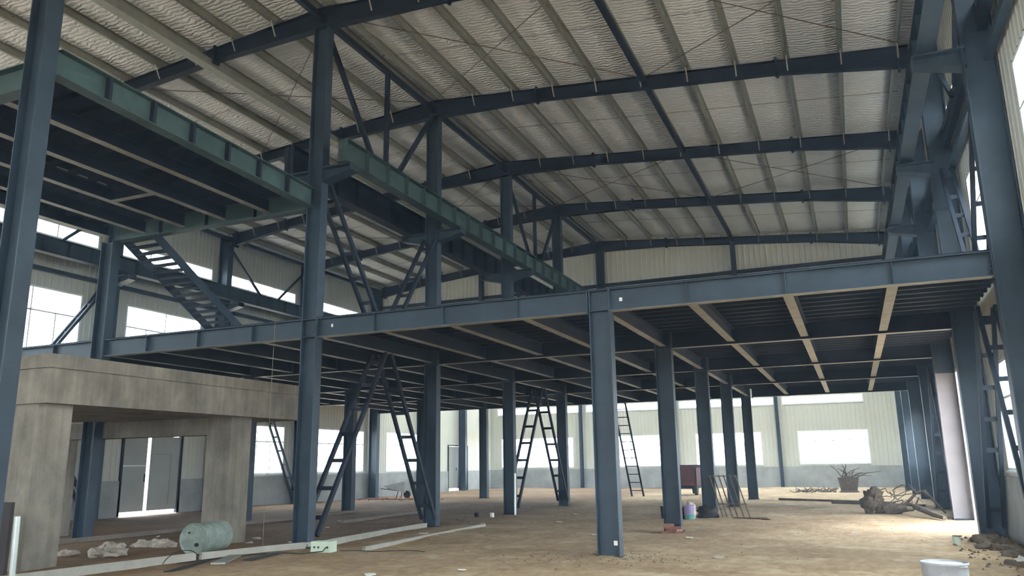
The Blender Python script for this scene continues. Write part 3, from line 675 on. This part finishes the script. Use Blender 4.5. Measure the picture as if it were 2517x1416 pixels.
# small scraps
scr = []
for (x, y) in ((-13.1, 14.2), (-13.0, 15.1), (-12.2, 15.6), (-15.9, 17.5), (-14.0, 19.5), (-15.3, 22.0), (-9.9, 17.7), (-12.9, 24), (-8.0, 22.3), (-5.8, 18.6), (-6.0, 12.0), (-7.2, 11.2), (-2.4, 14.9), (-1.2, 12.4), (0.9, 13.5), (-1.7, 19.2), (-3.5, 18.2), (-.2, 20.6), (-11.9, 19), (-13.7, 16.2), (-16.6, 15.9), (-10.3, 21.9), (-8.8, 26.2)):
    scr.append((x, y))
SCN = ['by the lying drum', 'behind the lying drum', 'left of the front ridge column', 'near the concrete leg', 'in the left bay', 'under the left mezzanine', 'right of the ridge row', 'between the second and third ridge columns', 'in the open middle', 'left of the front right-bay column', 'in the near foreground', 'at the bottom of the foreground', 'right of the front right-bay column', 'on the open ground at right', 'near the right wall', 'beyond the front right-bay column', 'behind the front right-bay column', 'on the ground towards the door light', 'between the front ridge columns', 'close to the channel', 'by the far concrete leg', 'behind the second ridge column', 'far in the middle']
for k, (x, y) in enumerate(scr):
    mb = MB(); s = random.uniform(.05, .1)
    n = 5; c = []
    for i in range(n):
        a = 2*math.pi*i/n+random.random()*.5; c.append((s*math.cos(a)*random.uniform(.7, 1.6), s*math.sin(a)*random.uniform(.7, 1.2), random.uniform(.0, .03)))
    mb.v = c+[(a, b, z-.012) for a, b, z in c]; mb.f = [tuple(range(n)), tuple(range(2*n-1, n-1, -1))]+[(i, n+i, n+(i+1) % n, (i+1) % n) for i in range(n)]
    o = mb.build('scrap', 'paper' if k % 3 else 'sack'); o.location = (x, y, fz(x, y)+.012); tag(o, 'pale flat scrap on the dirt '+SCN[k], 'scrap', 'scraps on the floor')
# clods and grit: nobody could count them
mb = MB()
for k in range(900):
    if k < 260: x, y, s = random.gauss(-4.3, .8), random.gauss(14.3, .5), random.uniform(.008, .035)
    elif k < 520: x, y, s = random.uniform(1.6, 2.7), random.uniform(8, 20), random.uniform(.01, .06)
    elif k < 640: x, y, s = random.gauss(-12.2, .5), random.gauss(21, 1.2), random.uniform(.01, .05)
    else: x, y, s = random.uniform(-16, 2.4), 7+22*random.random()**1.3, random.uniform(.006, .028)
    z = fz(x, y); n0 = len(mb.v); r = random.random()*3
    for (dx, dy, dz) in ((1, 0, 0), (-.5, .8, 0), (-.6, -.7, 0), (.1, .1, .8)):
        mb.v.append((x+s*(dx*math.cos(r)-dy*math.sin(r)), y+s*(dx*math.sin(r)+dy*math.cos(r)), z-.004+s*dz))
    mb.f += [(n0, n0+1, n0+3), (n0+1, n0+2, n0+3), (n0+2, n0, n0+3)]
tag(mb.build('earth_clods', 'clod'), 'loose earth clods and grit scattered over the dirt floor', 'grit', kind='stuff')
# earth bank with rubble along the right wall
mb = MB()
for k in range(60): blob(mb, (2.45+random.uniform(-.3, .12), 9.+k*.19, -.02), random.uniform(.1, .24), random.uniform(.1, .24), .05+.09*random.random(), k, 8, 5, .4)
tag(mb.build('earth_bank', 'clod', smooth=True), 'low bank of dark earth and rubble along the foot of the right wall', 'earth', kind='stuff')
for k, (x, y, s, lab) in enumerate(((2.2, 19.3, .14, 'dark lump of earth at the foot of the right door column'), (2.3, 15.2, .12, 'pale stone block at the lower right picture edge'))):
    o = blob(MB(), (0, 0, s*.5), s*1.3, s, s*.8, 40+k, 12, 8, .3).build('stone', 'clod' if k == 0 else 'paper', smooth=(k == 0)); o.location = (x, y, fz(x, y)-.02); tag(o, lab, 'stone')
# little can on the floor
cxx, cyy = 1.71, 18.74; z = fz(cxx, cyy)
e = empty('tin_can', 'small pale tin standing on the floor in front of the right door', 'can', None, (cxx, cyy, z))
child(MB().lathe((cxx, cyy, z-.01), [(0, .07), (.17, .075)], 16).build('can_body', 'box', smooth=False), e)
child(MB().lathe((cxx+.02, cyy, z+.16), [(0, .085), (.015, .09)], 12, (0.15, 0, 1)).build('lid', 'rust'), e)
# bricks at second right-bay column
bm = MB().box(-.12, .12, -.0575, .0575, 0, .055); proto = bm.build('brick', 'brick'); first = True
for k, (x, y, z, r) in enumerate(((-4.5, 20.0, 0, .1), (-4.28, 19.97, 0, .2), (-4.46, 20.0, .056, -.15), (-4.3, 19.97, .056, 1.2), (-4.52, 20.0, .112, .3), (-4.3, 19.97, .112, .0), (-4.62, 19.95, 0, .9), (-4.5, 20.0, .168, .2))):
    o = proto if first else proto.copy()
    if not first: COL.objects.link(o)
    first = False; x += .16; o.location = (x, y, fz(x, y)+z-.004); o.rotation_euler = (0, 0, r)
    tag(o, 'red brick %s, pile by the second right-bay column' % ['lower left front', 'lower right', 'in the second layer at left', 'turned across in the second layer', 'in the third layer at left', 'on top at right', 'lying apart at far left', 'topmost'][k], 'brick', 'bricks at the column foot')
# paint buckets and dark bags by third right-bay column
def bucket(x, y, r, h, m, lab, band=None):
    z = fz(x, y); e = empty('paint_bucket', lab, 'bucket', None, (x, y, z))
    child(MB().lathe((x, y, z-.01), [(0, r*.85), (h, r), (h, r*1.06), (h+.02, r*1.06), (h+.02, r*.9)], 18).build('pail', m), e)
    if band: child(MB().lathe((x, y, z+.0), [(.01, r*.88), (h*.35, r*.95)], 18).build('label_band', band), e)
    pts = [Vector((x+r*math.cos(a), y, z+h+r*.9*math.sin(a))) for a in [math.pi*i/8 for i in range(9)]]
    child(MB().path(pts, .006, 5).build('handle', 'zinc'), e)
bucket(-4.72, 24.6, .16, .4, 'purple', 'purple paint bucket with a teal band beside the third right-bay column', 'teal')
bucket(-5.25, 24.7, .15, .3, 'paper', 'pale grey bucket left of the purple one')
bucket(-5.5, 24.9, .15, .34, 'dark_steel', 'dark bucket leftmost beside the third right-bay column')
for k, (x, y, rx, rz, m, lab) in enumerate(((-5.0, 24.9, .2, .36, 'red', 'dark red bag slumped between the buckets'), (-4.72, 24.85, .16, .6, 'sack', 'pale cloth bundle heaped behind the purple bucket'), (-4.3, 25.3, .33, .42, 'black', 'dark sack heap at the foot of the third right-bay column'))):
    o = blob(MB(), (0, 0, rz*.42), rx, .2, rz*.5, 60+k, 14, 9, .22).build('sack', m, smooth=True); o.location = (x, y, fz(x, y)-.02); tag(o, lab, 'sack')
# leaning bar frame
e = empty('bar_frame', 'leaning wooden frame of upright bars beside the third right-bay column', 'frame', None, (-3.75, 25.3, 0))
def fpt(s, t): return Vector((-4.25+.78*s+.42*(1-t), 25.2+.55*t, .02+1.22*t))
for s in (0, .16, .36, .55, .78, 1): child(MB().bar(fpt(s, 0), fpt(s, 1), .035, .03, (0, 1, 0)).build('bar', 'bark'), e)
for t in (.3, .97): child(MB().bar(fpt(-.06, t), fpt(1.06, t), .04, .03).build('rail', 'bark'), e)
for k, (x, y, l, r) in enumerate(((-3.1, 25.0, .9, 1.2), (-2.9, 25.3, .7, 1.8), (-2.7, 24.9, .8, .8))):
    o = MB().box(-.04, .04, -l/2, l/2, 0, .03).build('offcut', 'bark'); o.location = (x, y, fz(x, y)); o.rotation_euler = (0, 0, r); tag(o, ['longest timber offcut right of the leaning bar frame', 'shortest timber offcut near the leaning bar frame', 'timber offcut farthest right of the leaning bar frame'][k], 'offcut', 'timber offcuts')
# ladder leaning far behind
p0 = Vector((-10.25, 40.3, 0)); p1 = Vector((-10.75, 38.75, 5.6))
e = empty('ladder', 'tall slim ladder leaning on the far mezzanine edge', 'ladder', None, p0)
for s in (-.3, .3): child(MB().bar(p0+Vector((s, 0, 0)), p1+Vector((s, 0, 0)), .07, .08, (1, 0, 0)).build('side_rail', 'dark_steel'), e)
for k in range(14):
    c = p0.lerp(p1, (k+.7)/14); child(MB().bar(c-Vector((.3, 0, 0)), c+Vector((.3, 0, 0)), .045, .045).build('rung', 'dark_steel'), e)
# dark red three-wheeler seen from behind
vx, vy = -8.1, 41.5; z = fz(vx, vy)
e = empty('three_wheeler', 'dark red three-wheeled farm cart standing far behind the second right-bay column', 'vehicle', None, (vx, vy, z))
body = MB(); body.box(-.62, .62, -.1, 1.6, .48, .6); body.box(-.62, -.57, -.1, 1.6, .6, 1.35); body.box(.57, .62, -.1, 1.6, .6, 1.35); body.box(-.62, .62, 1.55, 1.6, .6, 1.5)
for q in (-.45, 0, .45): body.box(q-.03, q+.03, -.13, -.1, .6, 1.35)
o = body.build('cargo_bed', 'red'); o.parent = e
o = MB().box(-.62, .62, -.1, -.05, .6, 1.38).build('tailgate', 'red'); o.parent = e
o = MB().box(-.5, .5, 1.7, 2.6, .5, 1.45).build('cab', 'red'); o.parent = e
o = MB().box(-.5, .5, -.05, 2.3, .32, .48).build('chassis', 'dark_steel'); o.parent = e
for (x, y, r) in ((-.5, .4, .28), (.5, .4, .28), (0, 2.5, .26)):
    o = MB().lathe((x-.06, y, r-.01), [(0, r*.7), (.0, r), (.12, r), (.12, r*.7)], 20, (1, 0, 0), (0, 1, 0)).build('wheel', 'black'); o.parent = e
o = MB().box(-.45, -.36, -.14, -.1, .5, .6).build('tail_lamp', 'brick'); o.parent = e
o = MB().box(.36, .45, -.14, -.1, .5, .6).build('tail_lamp', 'brick'); o.parent = e
# overturned wheelbarrow near left far
wx, wy = -22.3, 37.2
e = empty('wheelbarrow', 'grey wheelbarrow tipped up on its front near the left wall windows', 'wheelbarrow', None, (wx, wy, 0))
tray = MB(); tray.hexa([(-.15, -.3, .45), (.45, -.22, .3), (.45, .22, .3), (-.15, .3, .45), (-.75, -.36, .62), (.55, -.4, .86), (.55, .4, .86), (-.75, .36, .62)])
o = tray.build('tray', 'dado'); o.parent = e
for s in (-.2, .2):
    o = MB().tube((.45, s, .35), (-.9, s*1.6, .5), .02).build('handle', 'dark_steel'); o.parent = e
    o = MB().tube((.1, s, .4), (.0, s*1.2, .0), .02).build('leg', 'dark_steel'); o.parent = e
o = MB().lathe((.52, -.05, .2), [(0, .12), (0, .19), (.08, .19), (.08, .12)], 18, (0, 1, 0)).build('wheel', 'black'); o.parent = e
mb = MB()
for k in range(120):
    x, y = random.gauss(-22, 1.3), random.gauss(36.2, .5); s = random.uniform(.04, .11)
    o_ = Matrix.Rotation(random.random()*3, 3, 'Z'); z = fz(x, y)
    c = [Vector(v) for v in ((-s, -s*.5, 0), (s, -s*.5, 0), (s, s*.5, 0), (-s, s*.5, 0), (-s, -s*.5, s*.5), (s, -s*.5, s*.5), (s, s*.5, s*.5), (-s, s*.5, s*.5))]
    mb.hexa([o_@v+Vector((x, y, z)) for v in c])
tag(mb.build('brick_rubble', 'brick'), 'scatter of broken brick rubble under the wheelbarrow', 'rubble', kind='stuff')
# white pipe leaning at the third ridge column
tag(MB().tube((-10.65, 25.3, 0), (-10.72, 25.5, 1.35), .035, 10).build('pipe', 'pvc'), 'short white plastic pipe leaning by the third ridge column', 'pipe')
# paint tins at B3/B4 foot
for k, (x, y, lab) in enumerate(((-11.0, 24.2, 'small white tin right of the rubble between ridge columns'), (-11.6, 24.3, 'dark tin beside the small white tin'))):
    o = MB().lathe((0, 0, 0), [(0, .07), (.14, .07)], 14).build('paint_tin', 'paper' if k == 0 else 'dark_steel'); o.location = (x, y, fz(x, y)-.005); tag(o, lab, 'tin')
# tree stump with roots + cable tangle on the right
sx, sy = .35, 28.2; z = fz(sx, sy)
e = empty('tree_stump', 'gnarled uprooted stump with long bent roots on the open floor at right', 'stump', None, (sx, sy, z))
mb = blob(MB(), (sx, sy, z+.3), .28, .25, .36, 5, 16, 12, .35); blob(mb, (sx+.1, sy, z+.62), .22, .2, .2, 8, 14, 9, .3); blob(mb, (sx+.55, sy, z+.14), .45, .25, .2, 9, 16, 9, .35)
child(mb.build('stump_body', 'bark', smooth=True), e)
def root(pts, r0, r1):
    mb = MB(); n = len(pts)-1
    for i, (a, b) in enumerate(zip(pts, pts[1:])): mb.tube(a, b, r0+(r1-r0)*i/n, 7, r0+(r1-r0)*(i+1)/n)
    return mb
for pts, r0, r1 in (([(sx+.7, sy, z+.12), (sx+1.0, sy+.1, z+.32), (sx+1.3, sy+.15, z+.62), (sx+1.6, sy+.2, z+.7)], .06, .03), ([(sx+.8, sy, z+.08), (sx+1.15, sy-.1, z+.12), (sx+1.35, sy, z+.5)], .05, .02), ([(sx+1.5, sy+.2, z+.68), (sx+1.75, sy, z+.4), (sx+2.0, sy-.3, z+.05)], .05, .03), ([(sx+1.3, sy+.1, z+.6), (sx+1.1, sy+.3, z+.9)], .025, .01)):
    child(root([Vector(p) for p in pts], r0, r1).build('root', 'bark'), e)
for k in range(9):
    a = random.uniform(0, 6.28); q0 = Vector((sx+random.uniform(-.2, .7), sy-.2+random.uniform(-.1, .1), z+random.uniform(.1, .7))); pts = [q0]
    for i in range(6): q0 = q0+Vector((random.uniform(-.05, .28), random.uniform(-.1, .05), random.uniform(-.18, .14))); q0.z = max(q0.z, z+.02); pts.append(q0)
    child(root(pts, .02, .008).build('root', 'bark'), e)
tag(root([Vector((1.5, 27.2, .25)), Vector((1.9, 25.9, .1)), Vector((2.1, 25.3, .05))], .09, .06).build('log', 'bark'), 'short log lying at the foot of the door column on the right', 'log')
# far basket with twigs
fx, fy = -.45, 46.0; z = fz(fx, fy)
e = empty('brush_basket', 'dark basket heaped with twigs far off near the right wall', 'basket', None, (fx, fy, z))
child(MB().lathe((fx, fy, z), [(0, .5), (.1, .4), (.75, .52), (.75, .46)], 16).build('basket_body', 'bark'), e)
for k in range(14):
    a = random.uniform(-2.6, .5); l = random.uniform(.6, 1.4); p = Vector((fx+random.uniform(-.3, .3), fy, z+.7)); q = p+Vector((math.cos(a)*l, random.uniform(-.2, .2), abs(math.sin(a))*l*.5+.1))
    child(root([p, p.lerp(q, .5)+Vector((0, 0, .1)), q], .03, .012).build('twig', 'bark'), e)
mb = MB()
for k in range(60):
    x, y = random.uniform(-3.2, -1.0), random.gauss(45.5, .3); a = random.random()*3; l = random.uniform(.2, .6); z = fz(x, y)+.03
    mb.tube((x, y, z), (x+math.cos(a)*l, y+math.sin(a)*l*.4, z+random.uniform(0, .25)), .02, 5)
tag(mb.build('brushwood', 'bark'), 'low line of loose brushwood left of the far basket', 'brushwood', kind='stuff')
tag(MB().tube((-3.2, 37, .03), (1.2, 33.6, .05), .045, 8).build('long_pole', 'bark'), 'long thin timber pole lying across the far right floor', 'pole')
tag(MB().tube((-1.0, 34, .03), (2.1, 31.9, .05), .04, 8).build('long_pole', 'bark'), 'shorter pole lying nearer than the long one on the right floor', 'pole')
# left-edge silver tube and dark board
p = Vector((-12.0, 8.72, -.1)); tag(MB().tube(p, p+Vector((.03, -.05, 1.08)), .045, 14).build('silver_tube', 'pole'), 'upright silver metal tube in front of the near concrete leg', 'tube')
tag(MB().box(-13.2, -12.3, 8.78, 8.84, -.05, 1.18).build('dark_panel', mat('dark_brown_board', (44, 38, 38), .8)), 'dark board standing at the bottom left picture edge', 'board')
# hanging wire
tag(MB().path([Vector((-11.95, 14.35, 4.9)), Vector((-11.97, 14.36, 3.0)), Vector((-12.02, 14.4, 1.6)), Vector((-12.1, 14.5, .6)), Vector((-12.1, 14.5, .0))], .005, 5).build('hanging_wire', mat('yellow_wire', (140, 132, 100), .7)), 'thin yellowish wire hanging from the mezzanine edge left of the ridge column', 'wire')

# ------------------------------------------------------------------ thin dust haze filling the hall
hm = bpy.data.materials.new('dust_haze'); hm.use_nodes = True; nt = hm.node_tree; nt.nodes.clear()
ou = nt.nodes.new('ShaderNodeOutputMaterial'); vs = nt.nodes.new('ShaderNodeVolumeScatter')
vs.inputs['Color'].default_value = (.62, .8, 1, 1); vs.inputs['Density'].default_value = .0016; vs.inputs['Anisotropy'].default_value = .35
nt.links.new(vs.outputs[0], ou.inputs['Volume'])
tag(MB().box(WA-.05, WC+.05, YB+.05, YF-.05, -.1, 13.2).build('dust_haze', hm), 'thin bluish dust haze hanging in the hall', 'haze', kind='stuff')
